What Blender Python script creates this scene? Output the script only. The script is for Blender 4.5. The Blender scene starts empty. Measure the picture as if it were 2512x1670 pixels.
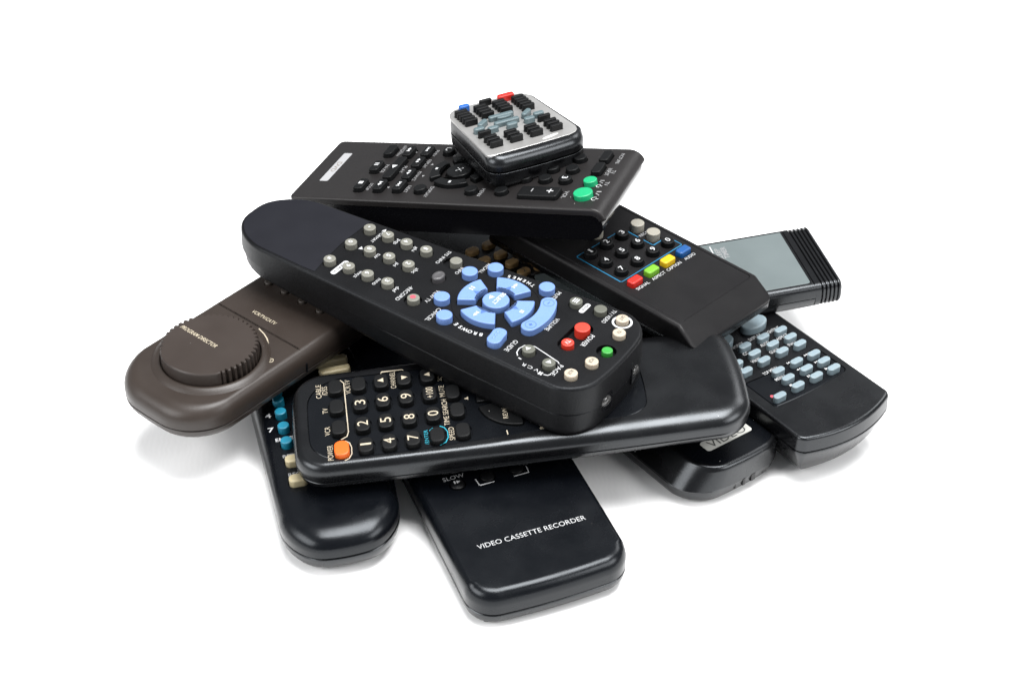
import bpy, bmesh, math, random
from mathutils import Matrix, Vector, Euler

random.seed(7)
R = math.radians
MM = 0.001
scene = bpy.context.scene
col = scene.collection

# ------------------------------------------------------------------ camera
cam_d = bpy.data.cameras.new("Camera")
cam = bpy.data.objects.new("Camera", cam_d)
col.objects.link(cam)
cam.location = (0.0, -0.63890841, 0.50145202)
cam.rotation_euler = (R(90 - 37), 0, 0)
cam_d.sensor_width = 36.0
cam_d.lens = 62.0
cam_d.clip_start = 0.01
cam_d.clip_end = 50
cam_d.dof.use_dof = True
cam_d.dof.focus_distance = 0.765
cam_d.dof.aperture_fstop = 22
scene.camera = cam

# ------------------------------------------------------------------ world and lamps (photo studio)
world = bpy.data.worlds.new("World")
scene.world = world
world.use_nodes = True
bg = world.node_tree.nodes["Background"]
bg.inputs[0].default_value = (0.93, 0.96, 1.0, 1)
bg.inputs[1].default_value = 0.40


def area_lamp(name, loc, target, sx, sy, power, color=(1, 1, 1)):
    d = bpy.data.lights.new(name, 'AREA')
    d.shape = 'RECTANGLE'
    d.size, d.size_y = sx, sy
    d.energy = power
    d.color = color
    o = bpy.data.objects.new(name, d)
    col.objects.link(o)
    o.location = loc
    v = Vector(target) - Vector(loc)
    o.rotation_euler = v.to_track_quat('-Z', 'Y').to_euler()
    return o


area_lamp("overhead_softbox", (0.12, -0.02, 1.08), (0, 0.0, 0), 0.55, 0.72, 31.0)
area_lamp("back_softbox", (0.85, 0.80, 1.0), (0, 0.05, 0), 0.6, 0.5, 6.0)
area_lamp("front_left_fill", (-0.95, -0.55, 0.70), (-0.05, 0, 0), 0.8, 0.6, 14.5)  # added fill lamp, out of view: lightens the ground shadows from the left
area_lamp("front_right_fill", (1.05, -0.60, 0.85), (0.05, 0, 0), 0.8, 0.6, 13.5)  # its counterpart, also an invented fill, brightens the shadows from the right

vs = scene.view_settings
vs.view_transform = 'Standard'
vs.look = 'None'
vs.exposure = 0.0
vs.gamma = 1.0
vs.use_curve_mapping = False
scene.cycles.use_denoising = True


# ------------------------------------------------------------------ materials
def new_mat(name):
    m = bpy.data.materials.new(name)
    m.use_nodes = True
    return m, m.node_tree, m.node_tree.nodes["Principled BSDF"]


def plastic(name, rgb, rough=0.4, grain=0.0, gscale=2600.0, dust=0.0, spec=0.5, var=0.12, metal=0.0, sss=0.0, tint=None):
    m, nt, b = new_mat(name)
    N, L = nt.nodes, nt.links
    b.inputs["Specular IOR Level"].default_value = spec
    b.inputs["Metallic"].default_value = metal
    if tint:
        b.inputs["Specular Tint"].default_value = (*tint, 1)
    if sss:
        b.inputs["Subsurface Weight"].default_value = sss
        b.inputs["Subsurface Radius"].default_value = (1, 0.8, 0.6)
        b.inputs["Subsurface Scale"].default_value = 0.0012
    tc = N.new("ShaderNodeTexCoord")
    # broad handling wear: gloss and tone vary slightly
    n1 = N.new("ShaderNodeTexNoise")
    n1.inputs["Scale"].default_value = 55
    n1.inputs["Detail"].default_value = 5
    L.new(tc.outputs["Object"], n1.inputs["Vector"])
    mr = N.new("ShaderNodeMapRange")
    mr.inputs[3].default_value = max(0.03, rough - 0.13)
    mr.inputs[4].default_value = rough + 0.13
    L.new(n1.outputs["Fac"], mr.inputs[0])
    L.new(mr.outputs[0], b.inputs["Roughness"])
    mx = N.new("ShaderNodeMix")
    mx.data_type = 'RGBA'
    mx.inputs[6].default_value = (*[c * (1 - var) for c in rgb], 1)
    mx.inputs[7].default_value = (*[min(1, c * (1 + var)) for c in rgb], 1)
    L.new(n1.outputs["Fac"], mx.inputs[0])
    out = mx.outputs[2]
    if dust > 0:
        # sparse pale dust specks and lint
        vo = N.new("ShaderNodeTexVoronoi")
        vo.inputs["Scale"].default_value = 170
        L.new(tc.outputs["Object"], vo.inputs["Vector"])
        sep = N.new("ShaderNodeSeparateColor")
        L.new(vo.outputs["Color"], sep.inputs[0])
        sz = N.new("ShaderNodeMath")
        sz.operation = 'MULTIPLY'
        sz.inputs[1].default_value = 0.03
        L.new(sep.outputs[0], sz.inputs[0])
        lt = N.new("ShaderNodeMath")
        lt.operation = 'LESS_THAN'
        L.new(vo.outputs["Distance"], lt.inputs[0])
        L.new(sz.outputs[0], lt.inputs[1])
        gt = N.new("ShaderNodeMath")
        gt.operation = 'GREATER_THAN'
        gt.inputs[1].default_value = 1.0 - dust
        L.new(sep.outputs[1], gt.inputs[0])
        mu = N.new("ShaderNodeMath")
        mu.operation = 'MULTIPLY'
        L.new(lt.outputs[0], mu.inputs[0])
        L.new(gt.outputs[0], mu.inputs[1])
        mx2 = N.new("ShaderNodeMix")
        mx2.data_type = 'RGBA'
        mx2.inputs[7].default_value = (0.42, 0.40, 0.38, 1)
        L.new(mu.outputs[0], mx2.inputs[0])
        L.new(out, mx2.inputs[6])
        out = mx2.outputs[2]
    L.new(out, b.inputs["Base Color"])
    if grain > 0:
        n2 = N.new("ShaderNodeTexNoise")
        n2.inputs["Scale"].default_value = gscale
        n2.inputs["Detail"].default_value = 2
        L.new(tc.outputs["Object"], n2.inputs["Vector"])
        bp = N.new("ShaderNodeBump")
        bp.inputs["Strength"].default_value = grain
        bp.inputs["Distance"].default_value = 0.0001
        L.new(n2.outputs["Fac"], bp.inputs["Height"])
        L.new(bp.outputs["Normal"], b.inputs["Normal"])
    return m


M = {}
M['black'] = plastic('black_plastic', (0.0016, 0.0016, 0.0019), 0.27, 0.25, dust=0.5, spec=0.42, tint=(0.90, 0.95, 1.0))
M['black_blue'] = plastic('blue_black_plastic', (0.0015, 0.0019, 0.0028), 0.26, 0.25, dust=0.35, spec=0.26, tint=(0.90, 0.95, 1.0))
M['black_grain'] = plastic('grained_black_plastic', (0.0022, 0.0021, 0.0024), 0.44, 0.8, 1500, dust=0.45, spec=0.17, tint=(0.90, 0.95, 1.0))
M['cover'] = plastic('smooth_charcoal_cover', (0.0062, 0.0062, 0.0085), 0.50, 0.15, dust=0.1, spec=0.16, tint=(0.90, 0.95, 1.0))
M['charcoal'] = plastic('charcoal_plastic', (0.0097, 0.0087, 0.0087), 0.42, 0.45, 2000, dust=0.45, spec=0.25)
M['slate'] = plastic('slate_plastic', (0.0047, 0.0044, 0.0048), 0.45, 0.45, 2000, dust=0.45, spec=0.18)
M['brown'] = plastic('brown_plastic', (0.0215, 0.0160, 0.0130), 0.40, 0.30, 2000, dust=0.45, spec=0.3)
M['brown_dial'] = plastic('brown_dial_plastic', (0.0235, 0.0178, 0.0150), 0.42, 0.2, dust=0.3, spec=0.25)
M['brown_key'] = plastic('brown_grey_key', (0.0300, 0.0240, 0.0200), 0.5)
M['gloss'] = plastic('glossy_black_plastic', (0.0030, 0.0030, 0.0037), 0.14, dust=0.5, spec=0.25)
M['key'] = plastic('black_rubber_key', (0.0022, 0.0024, 0.0027), 0.50, 0.35, dust=0.5, spec=0.16)
M['key_hard'] = plastic('black_hard_key', (0.0030, 0.0032, 0.0035), 0.38, 0.2, dust=0.5, spec=0.16)
M['silver'] = plastic('silver_paint', (0.4200, 0.4150, 0.4050), 0.38, 0.35, 3000, metal=0.75, var=0.05)
M['grey_panel'] = plastic('grey_panel_paint', (0.0936, 0.1131, 0.1147), 0.42, 0.2, metal=0.15, var=0.06)
M['grey_key'] = plastic('warm_grey_key', (0.1170, 0.1154, 0.0975), 0.5, 0.1, var=0.05, sss=0.1)
M['dark_grey_key'] = plastic('dark_grey_key', (0.045, 0.043, 0.045), 0.4, 0.1)
M['olive_key'] = plastic('olive_grey_key', (0.0663, 0.0686, 0.0546), 0.5, 0.1, var=0.06)
M['stone_key'] = plastic('pale_stone_key', (0.2106, 0.1989, 0.1677), 0.5, 0.1, var=0.05, sss=0.15)
M['ivory'] = plastic('ivory_key', (0.3276, 0.2808, 0.2184), 0.42, 0.05, var=0.06, sss=0.3)
M['cream'] = plastic('cream_key', (0.3276, 0.2808, 0.1716), 0.45, var=0.08, sss=0.3)
M['tan'] = plastic('tan_key', (0.2000, 0.1250, 0.0500), 0.45, var=0.15, sss=0.2)
M['blue'] = plastic('sky_blue_key', (0.0980, 0.1720, 0.3850), 0.48, 0.15, var=0.05, sss=0.1)
M['deep_blue'] = plastic('deep_blue_key', (0.0100, 0.0400, 0.7000), 0.4, var=0.1)
M['pale_blue'] = plastic('pale_blue_key', (0.1560, 0.2028, 0.2262), 0.42, var=0.06, sss=0.35)
M['blue_grey'] = plastic('blue_grey_key', (0.0585, 0.0858, 0.0936), 0.42, 0.2, var=0.06)
M['teal'] = plastic('teal_key', (0.0023, 0.1248, 0.1950), 0.42, var=0.08)
M['red'] = plastic('red_key', (0.3744, 0.0094, 0.0047), 0.42, var=0.05, sss=0.1)
M['coral'] = plastic('coral_red_key', (0.4524, 0.0273, 0.0140), 0.42, var=0.05, sss=0.15)
M['green'] = plastic('green_key', (0.0023, 0.2340, 0.0936), 0.42, var=0.05, sss=0.1)
M['grass'] = plastic('grass_green_key', (0.0234, 0.1950, 0.0273), 0.42, var=0.05)
M['lime'] = plastic('lime_key', (0.1014, 0.2574, 0.0117), 0.42, var=0.05)
M['yellow'] = plastic('yellow_key', (0.4524, 0.2808, 0.0016), 0.42, var=0.05)
M['royal'] = plastic('royal_blue_key', (0.0016, 0.0484, 0.1716), 0.42, var=0.05)
M['cobalt'] = plastic('cobalt_key', (0.0016, 0.0624, 0.2652), 0.42, var=0.05)
M['orange'] = plastic('orange_key', (0.4836, 0.0780, 0.0016), 0.42, var=0.05, sss=0.1)
M['ink_white'] = plastic('white_ink', (0.3744, 0.3783, 0.3822), 0.5, var=0.03)
M['ink_grey'] = plastic('grey_ink', (0.2028, 0.2028, 0.2067), 0.5, var=0.05)
M['ink_cream'] = plastic('cream_ink', (0.3510, 0.3042, 0.2262), 0.5, var=0.05)
M['ink_cyan'] = plastic('cyan_ink', (0.0039, 0.2340, 0.3120), 0.5, var=0.05)
M['ink_blue'] = plastic('azure_ink', (0.0023, 0.1014, 0.2028), 0.5, var=0.05)
M['ink_dark'] = plastic('dark_ink', (0.03, 0.03, 0.03), 0.5, var=0.05)
M['ink_soft'] = plastic('soft_dark_ink', (0.14, 0.12, 0.10), 0.5, var=0.05)
M['ink_pink'] = plastic('pink_ink', (0.3276, 0.0468, 0.0663), 0.5, var=0.05)
M['ink_blue_mark'] = plastic('moulded_blue_mark', (0.0390, 0.0897, 0.2496), 0.5, var=0.05)
M['ink_green_mark'] = plastic('moulded_green_mark', (0.015, 0.26, 0.03), 0.5, var=0.05)
M['sticker'] = plastic('white_sticker', (0.4400, 0.4400, 0.4100), 0.4, var=0.05)
M['label_silver'] = plastic('silver_grey_label', (0.2500, 0.2500, 0.2550), 0.4, var=0.04)
M['metal'] = plastic('contact_metal', (0.5, 0.48, 0.42), 0.3, metal=1.0)


def lens_mat():
    m, nt, b = new_mat('clear_lens')
    b.inputs["Base Color"].default_value = (0.16, 0.155, 0.15, 1)
    b.inputs["Roughness"].default_value = 0.05
    b.inputs["Transmission Weight"].default_value = 0.85
    b.inputs["IOR"].default_value = 1.5
    return m


M['lens'] = lens_mat()


def paper_mat():
    m, nt, b = new_mat('white_table_sheet')
    N, L = nt.nodes, nt.links
    tc = N.new("ShaderNodeTexCoord")
    n = N.new("ShaderNodeTexNoise")
    n.inputs["Scale"].default_value = 9
    n.inputs["Detail"].default_value = 4
    L.new(tc.outputs["Object"], n.inputs["Vector"])
    mx = N.new("ShaderNodeMix")
    mx.data_type = 'RGBA'
    mx.inputs[6].default_value = (0.84, 0.837, 0.833, 1)
    mx.inputs[7].default_value = (0.87, 0.868, 0.865, 1)
    L.new(n.outputs["Fac"], mx.inputs[0])
    L.new(mx.outputs[2], b.inputs["Base Color"])
    b.inputs["Roughness"].default_value = 0.7
    b.inputs["Specular IOR Level"].default_value = 0.25
    # fine embossed ripple of the sheet
    w = N.new("ShaderNodeTexWave")
    w.inputs["Scale"].default_value = 130
    w.inputs["Distortion"].default_value = 6
    w.inputs["Detail"].default_value = 1
    L.new(tc.outputs["Object"], w.inputs["Vector"])
    bp = N.new("ShaderNodeBump")
    bp.inputs["Strength"].default_value = 0.05
    bp.inputs["Distance"].default_value = 0.0003
    L.new(w.outputs["Fac"], bp.inputs["Height"])
    L.new(bp.outputs["Normal"], b.inputs["Normal"])
    return m


M['paper'] = paper_mat()

# ------------------------------------------------------------------ the surface
bm = bmesh.new()
bmesh.ops.create_grid(bm, x_segments=2, y_segments=2, size=6.0)
me = bpy.data.meshes.new("table_surface")
bm.to_mesh(me)
bm.free()
ground = bpy.data.objects.new("table_surface", me)
col.objects.link(ground)
me.materials.append(M['paper'])
ground["kind"] = "structure"


# ------------------------------------------------------------------ outlines (mm, counter-clockwise)
def arc_pts(cx, cy, r, a0, a1, n):
    return [(cx + r * math.cos(R(a0 + (a1 - a0) * i / n)), cy + r * math.sin(R(a0 + (a1 - a0) * i / n))) for i in range(n + 1)]


class Box:
    """rounded rectangle; radii order: +x+y, -x+y, -x-y, +x-y; bulges push the ends out, taper widens +y"""

    def __init__(s, x0, x1, y0, y1, r=3.0, n=6, bulge=(0, 0), side=(0, 0), taper=0.0, seg=6):
        s.c = ((x0 + x1) / 2, (y0 + y1) / 2)
        s.w, s.l = x1 - x0, y1 - y0
        s.r = r if isinstance(r, (tuple, list)) else (r,) * 4
        s.n, s.b, s.sd, s.t, s.seg = n, bulge, side, taper, seg

    def at(s, i=0.0):
        w, l = max(s.w - 2 * i, 0.2), max(s.l - 2 * i, 0.2)
        m = min(w, l) / 2 - 0.02
        rr = [min(max(q - i, 0.12), m) for q in s.r]
        cs = [(w / 2 - rr[0], l / 2 - rr[0], 0), (-w / 2 + rr[1], l / 2 - rr[1], 90), (-w / 2 + rr[2], -l / 2 + rr[2], 180), (w / 2 - rr[3], -l / 2 + rr[3], 270)]
        arcs = [arc_pts(cx, cy, rr[k], a, a + 90, s.n) for k, (cx, cy, a) in enumerate(cs)]
        P = []
        for k in range(4):
            P += arcs[k]
            a, b = arcs[k][-1], arcs[(k + 1) % 4][0]
            for j in range(1, s.seg):
                f = j / s.seg
                P.append((a[0] + (b[0] - a[0]) * f, a[1] + (b[1] - a[1]) * f))
        Q = []
        for x, y in P:
            bx = (1 - (2 * x / s.w) ** 2)
            by = (1 - (2 * y / s.l) ** 2)
            y2 = y + (s.b[1] * bx if y > 0 else -s.b[0] * bx) * min(1, abs(y) / (s.l / 2))
            x2 = x + (s.sd[1] * by if x > 0 else -s.sd[0] * by) * min(1, abs(x) / (s.w / 2))
            x2 *= 1 + s.t * (y / (s.l / 2))
            Q.append((x2 + s.c[0], y2 + s.c[1]))
        return Q


class Disc:
    def __init__(s, r, n=28, c=(0, 0)):
        s.r, s.n, s.c = r, n, c

    def at(s, i=0.0):
        r = max(s.r - i, 0.05)
        return [(s.c[0] + r * math.cos(2 * math.pi * k / s.n), s.c[1] + r * math.sin(2 * math.pi * k / s.n)) for k in range(s.n)]


class Oval:
    def __init__(s, rx, ry, n=28):
        s.rx, s.ry, s.n = rx, ry, n

    def at(s, i=0.0):
        return [((s.rx - i) * math.cos(2 * math.pi * k / s.n), (s.ry - i) * math.sin(2 * math.pi * k / s.n)) for k in range(s.n)]


class Poly:
    """any smooth outline; inset moves along vertex normals"""

    def __init__(s, pts):
        s.p = [Vector(q) for q in pts]

    def at(s, i=0.0):
        if abs(i) < 1e-9:
            return [tuple(q) for q in s.p]
        n = len(s.p)
        out = []
        for k in range(n):
            t = (s.p[(k + 1) % n] - s.p[k - 1])
            if t.length < 1e-9:
                out.append(tuple(s.p[k]))
                continue
            t.normalize()
            nv = Vector((t.y, -t.x))
            out.append(tuple(s.p[k] - nv * i))
        return out


def sector(r0, r1, a0, a1, rc=1.6, n=10):
    """ring sector with rounded corners around the origin"""
    base = arc_pts(0, 0, r1, a0, a1, n) + arc_pts(0, 0, r0, a1, a0, n)
    # round corners by repeated corner cutting near the four corners
    P = [Vector(q) for q in base]
    for _ in range(3):
        Q = []
        m = len(P)
        for k in range(m):
            a, b, c = P[k - 1], P[k], P[(k + 1) % m]
            u, v = (a - b), (c - b)
            ang = u.angle(v) if u.length > 1e-6 and v.length > 1e-6 else math.pi
            if ang < R(150):
                d = min(rc, u.length * 0.45, v.length * 0.45) * 0.6
                Q.append(b + u.normalized() * d)
                Q.append(b + v.normalized() * d)
            else:
                Q.append(b)
        P = Q
    return Poly([tuple(q) for q in P])


# ------------------------------------------------------------------ mesh builders
def finish(bm, name, mat, parent, loc=(0, 0, 0), rotz=0.0, sharp=38, weighted=True):
    me = bpy.data.meshes.new(name)
    bmesh.ops.scale(bm, vec=(MM, MM, MM), verts=bm.verts)
    for f in bm.faces:
        f.smooth = True
    bm.to_mesh(me)
    bm.free()
    me.set_sharp_from_angle(angle=R(sharp))
    me.materials.append(mat)
    return place(name, me, parent, loc, rotz, weighted)


def place(name, me, parent, loc=(0, 0, 0), rotz=0.0, weighted=True):
    o = bpy.data.objects.new(name, me)
    col.objects.link(o)
    o.parent = parent
    dz = parent.get("_top", 0.0) if parent is not None else 0.0
    o.location = (loc[0] * MM, loc[1] * MM, (loc[2] + dz) * MM)
    o.rotation_euler = (0, 0, R(rotz))
    if weighted:
        md = o.modifiers.new("weighted_normal", 'WEIGHTED_NORMAL')
        md.keep_sharp = True
        md.weight = 100
    return o


def ring(bm, pts, z):
    return [bm.verts.new((x, y, z)) for x, y in pts]


def bridge(bm, a, b):
    n = len(a)
    for k in range(n):
        bm.faces.new((a[k], a[(k + 1) % n], b[(k + 1) % n], b[k]))


def loop_edges(bm, vs_):
    es = []
    for k in range(len(vs_)):
        e = bm.edges.get((vs_[k], vs_[(k + 1) % len(vs_)])) or bm.edges.new((vs_[k], vs_[(k + 1) % len(vs_)]))
        es.append(e)
    return es


def loft_bm(outline, profile, holes=(), sscale=None, cuts=()):
    """profile: (inset, z) from the bottom up; holes: (points, depth) sunk into the top cap"""
    bm = bmesh.new()
    base = outline.at(0)
    prev = first = None
    for i, z in profile:
        P = outline.at(i)
        if sscale:
            P = [(b[0] + (p[0] - b[0]) * sscale(*b), b[1] + (p[1] - b[1]) * sscale(*b)) for p, b in zip(P, base)]
        r = ring(bm, P, z)
        if prev is None:
            first = r
        else:
            bridge(bm, prev, r)
        prev = r
    bm.faces.new(list(reversed(first)))
    ztop = profile[-1][1]
    if not holes:
        bm.faces.new(prev)
    else:
        es = loop_edges(bm, prev)
        hl = []
        for pts, depth in holes:
            v = ring(bm, pts, ztop)
            es += loop_edges(bm, v)
            hl.append((v, pts, depth))
        bmesh.ops.triangle_fill(bm, use_beauty=True, use_dissolve=False, edges=es, normal=(0, 0, 1))
        for v, pts, depth in hl:
            lo = ring(bm, pts, ztop - depth)
            bridge(bm, lo, v)
            bm.faces.new(lo)
    bmesh.ops.recalc_face_normals(bm, faces=bm.faces)
    for axis, val in cuts:
        co = [0, 0, 0]
        no = [0, 0, 0]
        co[axis] = val
        no[axis] = 1
        bmesh.ops.bisect_plane(bm, geom=bm.verts[:] + bm.edges[:] + bm.faces[:], dist=1e-5, plane_co=co, plane_no=no)
    return bm


def bend(bm, axis, at, sign, rad, amax=90):
    """roll everything beyond `at` (in direction sign) downwards around a cylinder of radius rad"""
    for v in bm.verts:
        s = (v.co[axis] - at) * sign
        if s > 0:
            a = s / rad
            extra = 0
            if a > R(amax):
                extra = (a - R(amax)) * rad
                a = R(amax)
            h = rad + v.co.z
            v.co[axis] = at + sign * (h * math.sin(a) + extra * math.cos(a))
            v.co.z = -rad + h * math.cos(a) - extra * math.sin(a)


def edge_round(rx, rz, z=0.0, n=5, i0=0.0):
    return [(i0 + rx * (1 - math.cos(R(90 * k / n))), z - rz + rz * math.sin(R(90 * k / n))) for k in range(n + 1)]


def top_profile(seam, rx, rz, n=5, draft=0.0):
    """upper half-shell: lip at the seam, wall, rounded shoulder, flat top at z=0"""
    return [(1.6, seam + 0.22), (0.35, seam + 0.22), (0.05, seam + 0.5)] + edge_round(rx, rz, 0, n, draft)


def bottom_profile(seam, base, rx, rz, n=5, lip=0.0):
    p = [(rx * (1 - math.sin(R(90 * k / n))) + lip, base + rz * (1 - math.cos(R(90 * k / n)))) for k in range(n + 1)]
    # k=0: full inset at the base -> wall
    p = [(lip + rx - rx * math.sin(R(90 * k / n)), base + rz - rz * math.cos(R(90 * k / n))) for k in range(n + 1)]
    return p + [(lip + 0.05, seam - 0.5), (lip + 0.35, seam - 0.22), (lip + 1.6, seam - 0.22)]


def shell(name, parent, mat, outline, profile, holes=(), sscale=None, cuts=(), bends=(), warp=None, sharp=38):
    bm = loft_bm(outline, profile, holes, sscale, cuts)
    for b in bends:
        bend(bm, *b)
    if warp:
        for v in bm.verts:
            v.co = warp(v.co)
    return finish(bm, name, mat, parent, sharp=sharp)


BTN = {}


class Keys:
    """collects buttons first (their wells are cut into the face), then builds them"""

    def __init__(s):
        s.items = []

    def add(s, outline, x, y, h, mat, rot=0, z0=-1.3, rnd=0.5, gap=0.35, dome=0.0, name='button', dish=0.0, well=True):
        s.items.append(dict(o=outline, x=x, y=y, h=h, m=mat, rot=rot, z0=z0, rnd=rnd, gap=gap, dome=dome, name=name, dish=dish, well=well))
        return len(s.items) - 1

    def holes(s, depth=1.4):
        out = []
        for k in s.items:
            if not k['well']:
                continue
            P = k['o'].at(-k['gap'])
            c, sn = math.cos(R(k['rot'])), math.sin(R(k['rot']))
            out.append(([(k['x'] + x * c - y * sn, k['y'] + x * sn + y * c) for x, y in P], depth))
        return out

    def build(s, parent, z=0.0):
        objs = []
        for k in s.items:
            key = (id(k['o']), k['h'], k['m'].name, k['z0'], k['rnd'], k['dome'], k['dish'])
            me = BTN.get(key)
            if me is None:
                rn = k['rnd']
                pr = [(0.0, k['z0'])] + edge_round(rn, rn, k['h'], 3)
                if k['dome'] > 0:
                    big = min(abs(v) for p in k['o'].at(0) for v in [math.hypot(*p)])
                    pr += [(rn + big * 0.22, k['h'] + k['dome'] * 0.55), (rn + big * 0.5, k['h'] + k['dome'] * 0.9), (min(rn + big * 0.72, big * 0.92), k['h'] + k['dome'])]
                if k['dish'] > 0:
                    big = min(math.hypot(*p) for p in k['o'].at(0))
                    pr += [(rn + big * 0.22, k['h'] - k['dish'] * 0.5), (rn + big * 0.5, k['h'] - k['dish'])]
                bm = loft_bm(k['o'], pr)
                o = finish(bm, k['name'], k['m'], parent, (k['x'], k['y'], z), k['rot'], sharp=50)
                BTN[key] = o.data
            else:
                o = place(k['name'], me, parent, (k['x'], k['y'], z), k['rot'])
            objs.append(o)
        return objs


def flat(name, polys, mat, parent, loc=(0, 0, 0), rotz=0.0, thick=0.0):
    """flat print: list of polygons (mm) as one thin mesh"""
    bm = bmesh.new()
    for p in polys:
        vs_ = [bm.verts.new((x, y, 0)) for x, y in p]
        bm.faces.new(vs_)
    for f in bm.faces:
        f.normal_update()
        if f.normal.z < 0:
            f.normal_flip()
    return finish(bm, name, mat, parent, loc, rotz, weighted=False)


def strip(pts, w, closed=False):
    """quads along a polyline"""
    P = [Vector(p) for p in pts]
    n = len(P)
    L_, R_ = [], []
    for k in range(n):
        a = P[k - 1] if (k > 0 or closed) else P[k]
        b = P[(k + 1) % n] if (k < n - 1 or closed) else P[k]
        t = (b - a).normalized()
        nv = Vector((-t.y, t.x)) * w / 2
        # mitre
        if (k > 0 and k < n - 1) or closed:
            t1 = (P[k] - P[k - 1]).normalized()
            cs = max(0.5, Vector((-t1.y, t1.x)).dot(Vector((-t.y, t.x))))
            nv = nv / cs
        L_.append(P[k] + nv)
        R_.append(P[k] - nv)
    q = []
    for k in range(n if closed else n - 1):
        j = (k + 1) % n
        q.append([tuple(R_[k]), tuple(R_[j]), tuple(L_[j]), tuple(L_[k])])
    return q


TEXTS = []


def text(s, parent, x, y, w=None, h=2.0, rot=0, mat=None, z=0.07, bold=0.0, name='lettering', shear=0.0, arc=None):
    """print, centred at x, y; w and h in mm (cap height); laid out in one batch at the end"""
    TEXTS.append(dict(s=s, parent=parent, x=x, y=y, w=w, h=h, rot=rot, mat=mat or M['ink_white'], z=z, bold=bold, name=name, shear=shear, arc=arc))


def build_texts():
    tmp = []
    for t in TEXTS:
        parts = list(t['s']) if t['arc'] else [t['s']]
        for g in parts:
            c = bpy.data.curves.new("tmp_text", 'FONT')
            c.body = g
            c.align_x = 'CENTER'
            c.size = 1.0
            c.resolution_u = 3
            c.offset = t['bold']
            c.shear = t['shear']
            c.space_line = 0.78
            o = bpy.data.objects.new("tmp_text", c)
            col.objects.link(o)
            tmp.append((t, o))
    bpy.context.view_layer.update()
    dg = bpy.context.evaluated_depsgraph_get()
    got = {}
    for t, o in tmp:
        me = bpy.data.meshes.new_from_object(o.evaluated_get(dg))
        got.setdefault(id(t), []).append(me)
    for t, o in tmp:
        bpy.data.objects.remove(o, do_unlink=True)
    for t in TEXTS:
        mes = got[id(t)]
        V, F = [], []
        if t['arc']:
            r, a0, a1, flip = t['arc']
            n = len(mes)
            for k, me in enumerate(mes):
                if not me.vertices:
                    continue
                a = a0 + (a1 - a0) * k / max(1, n - 1)
                off = len(V)
                for v in me.vertices:
                    lx, ly = v.co.x * t['h'] / 0.70, (v.co.y - 0.35) * t['h'] / 0.70
                    if flip:
                        rr, ta = r - ly, R(a) + lx / r
                    else:
                        rr, ta = r + ly, R(a) - lx / r
                    V.append((rr * math.cos(ta), rr * math.sin(ta), 0))
                F += [[i + off for i in p.vertices] for p in me.polygons]
        else:
            me = mes[0]
            xs = [v.co.x for v in me.vertices] or [0, 1]
            ys = [v.co.y for v in me.vertices] or [0, 1]
            x0, x1, y0, y1 = min(xs), max(xs), min(ys), max(ys)
            nl = t['s'].count('\n') + 1
            cap = (y1 - y0) if nl == 1 and not any(ch in t['s'] for ch in '-_') else max(0.7, y1 - y0)
            sy = t['h'] / max(cap, 1e-3) * (1.0 if nl == 1 else 1.0)
            sx = t['w'] / max(x1 - x0, 1e-3) if t['w'] else sy
            for v in me.vertices:
                V.append(((v.co.x - (x0 + x1) / 2) * sx, (v.co.y - (y0 + y1) / 2) * sy, 0))
            F = [list(p.vertices) for p in me.polygons]
        m2 = bpy.data.meshes.new(t['name'])
        m2.from_pydata([(a * MM, b * MM, c_ * MM) for a, b, c_ in V], [], F)
        # print faces up
        m2.update()
        if len(m2.polygons) and sum(p.normal.z * p.area for p in m2.polygons) < 0:
            m2.flip_normals()
        m2.materials.append(t['mat'])
        place(t['name'], m2, t['parent'], (t['x'], t['y'], t['z']), t['rot'], weighted=False)
        for me in mes:
            bpy.data.meshes.remove(me)


def tri(cx, cy, s, a, k=0.9):
    """triangle pointing along angle a"""
    P = [(s * k, 0), (-s * 0.6, s * 0.75), (-s * 0.6, -s * 0.75)]
    c, sn = math.cos(R(a)), math.sin(R(a))
    return [(cx + x * c - y * sn, cy + x * sn + y * c) for x, y in P]


def rect(cx, cy, w, h, a=0):
    P = [(-w / 2, -h / 2), (w / 2, -h / 2), (w / 2, h / 2), (-w / 2, h / 2)]
    c, sn = math.cos(R(a)), math.sin(R(a))
    return [(cx + x * c - y * sn, cy + x * sn + y * c) for x, y in P]


def circ(cx, cy, r, n=18):
    return [(cx + r * math.cos(2 * math.pi * k / n), cy + r * math.sin(2 * math.pi * k / n)) for k in range(n)]


GROUP = "remote controls heaped in a pile"


def remote(pose, thick, label, group=GROUP):
    yaw, p, r, x, y, z = pose
    o = bpy.data.objects.new("remote_control", None)
    o.empty_display_size = 0.02
    col.objects.link(o)
    o.rotation_mode = 'YXZ'
    o.rotation_euler = Euler((R(p), R(r), R(yaw)), 'YXZ')
    mat = Euler((R(p), R(r), R(yaw)), 'YXZ').to_matrix()
    o.location = Vector((x, y, z)) * MM - mat @ Vector((0, 0, thick)) * MM
    o["label"] = label
    o["category"] = "remote control"
    o["group"] = group
    o["_top"] = float(thick)
    return o


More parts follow.
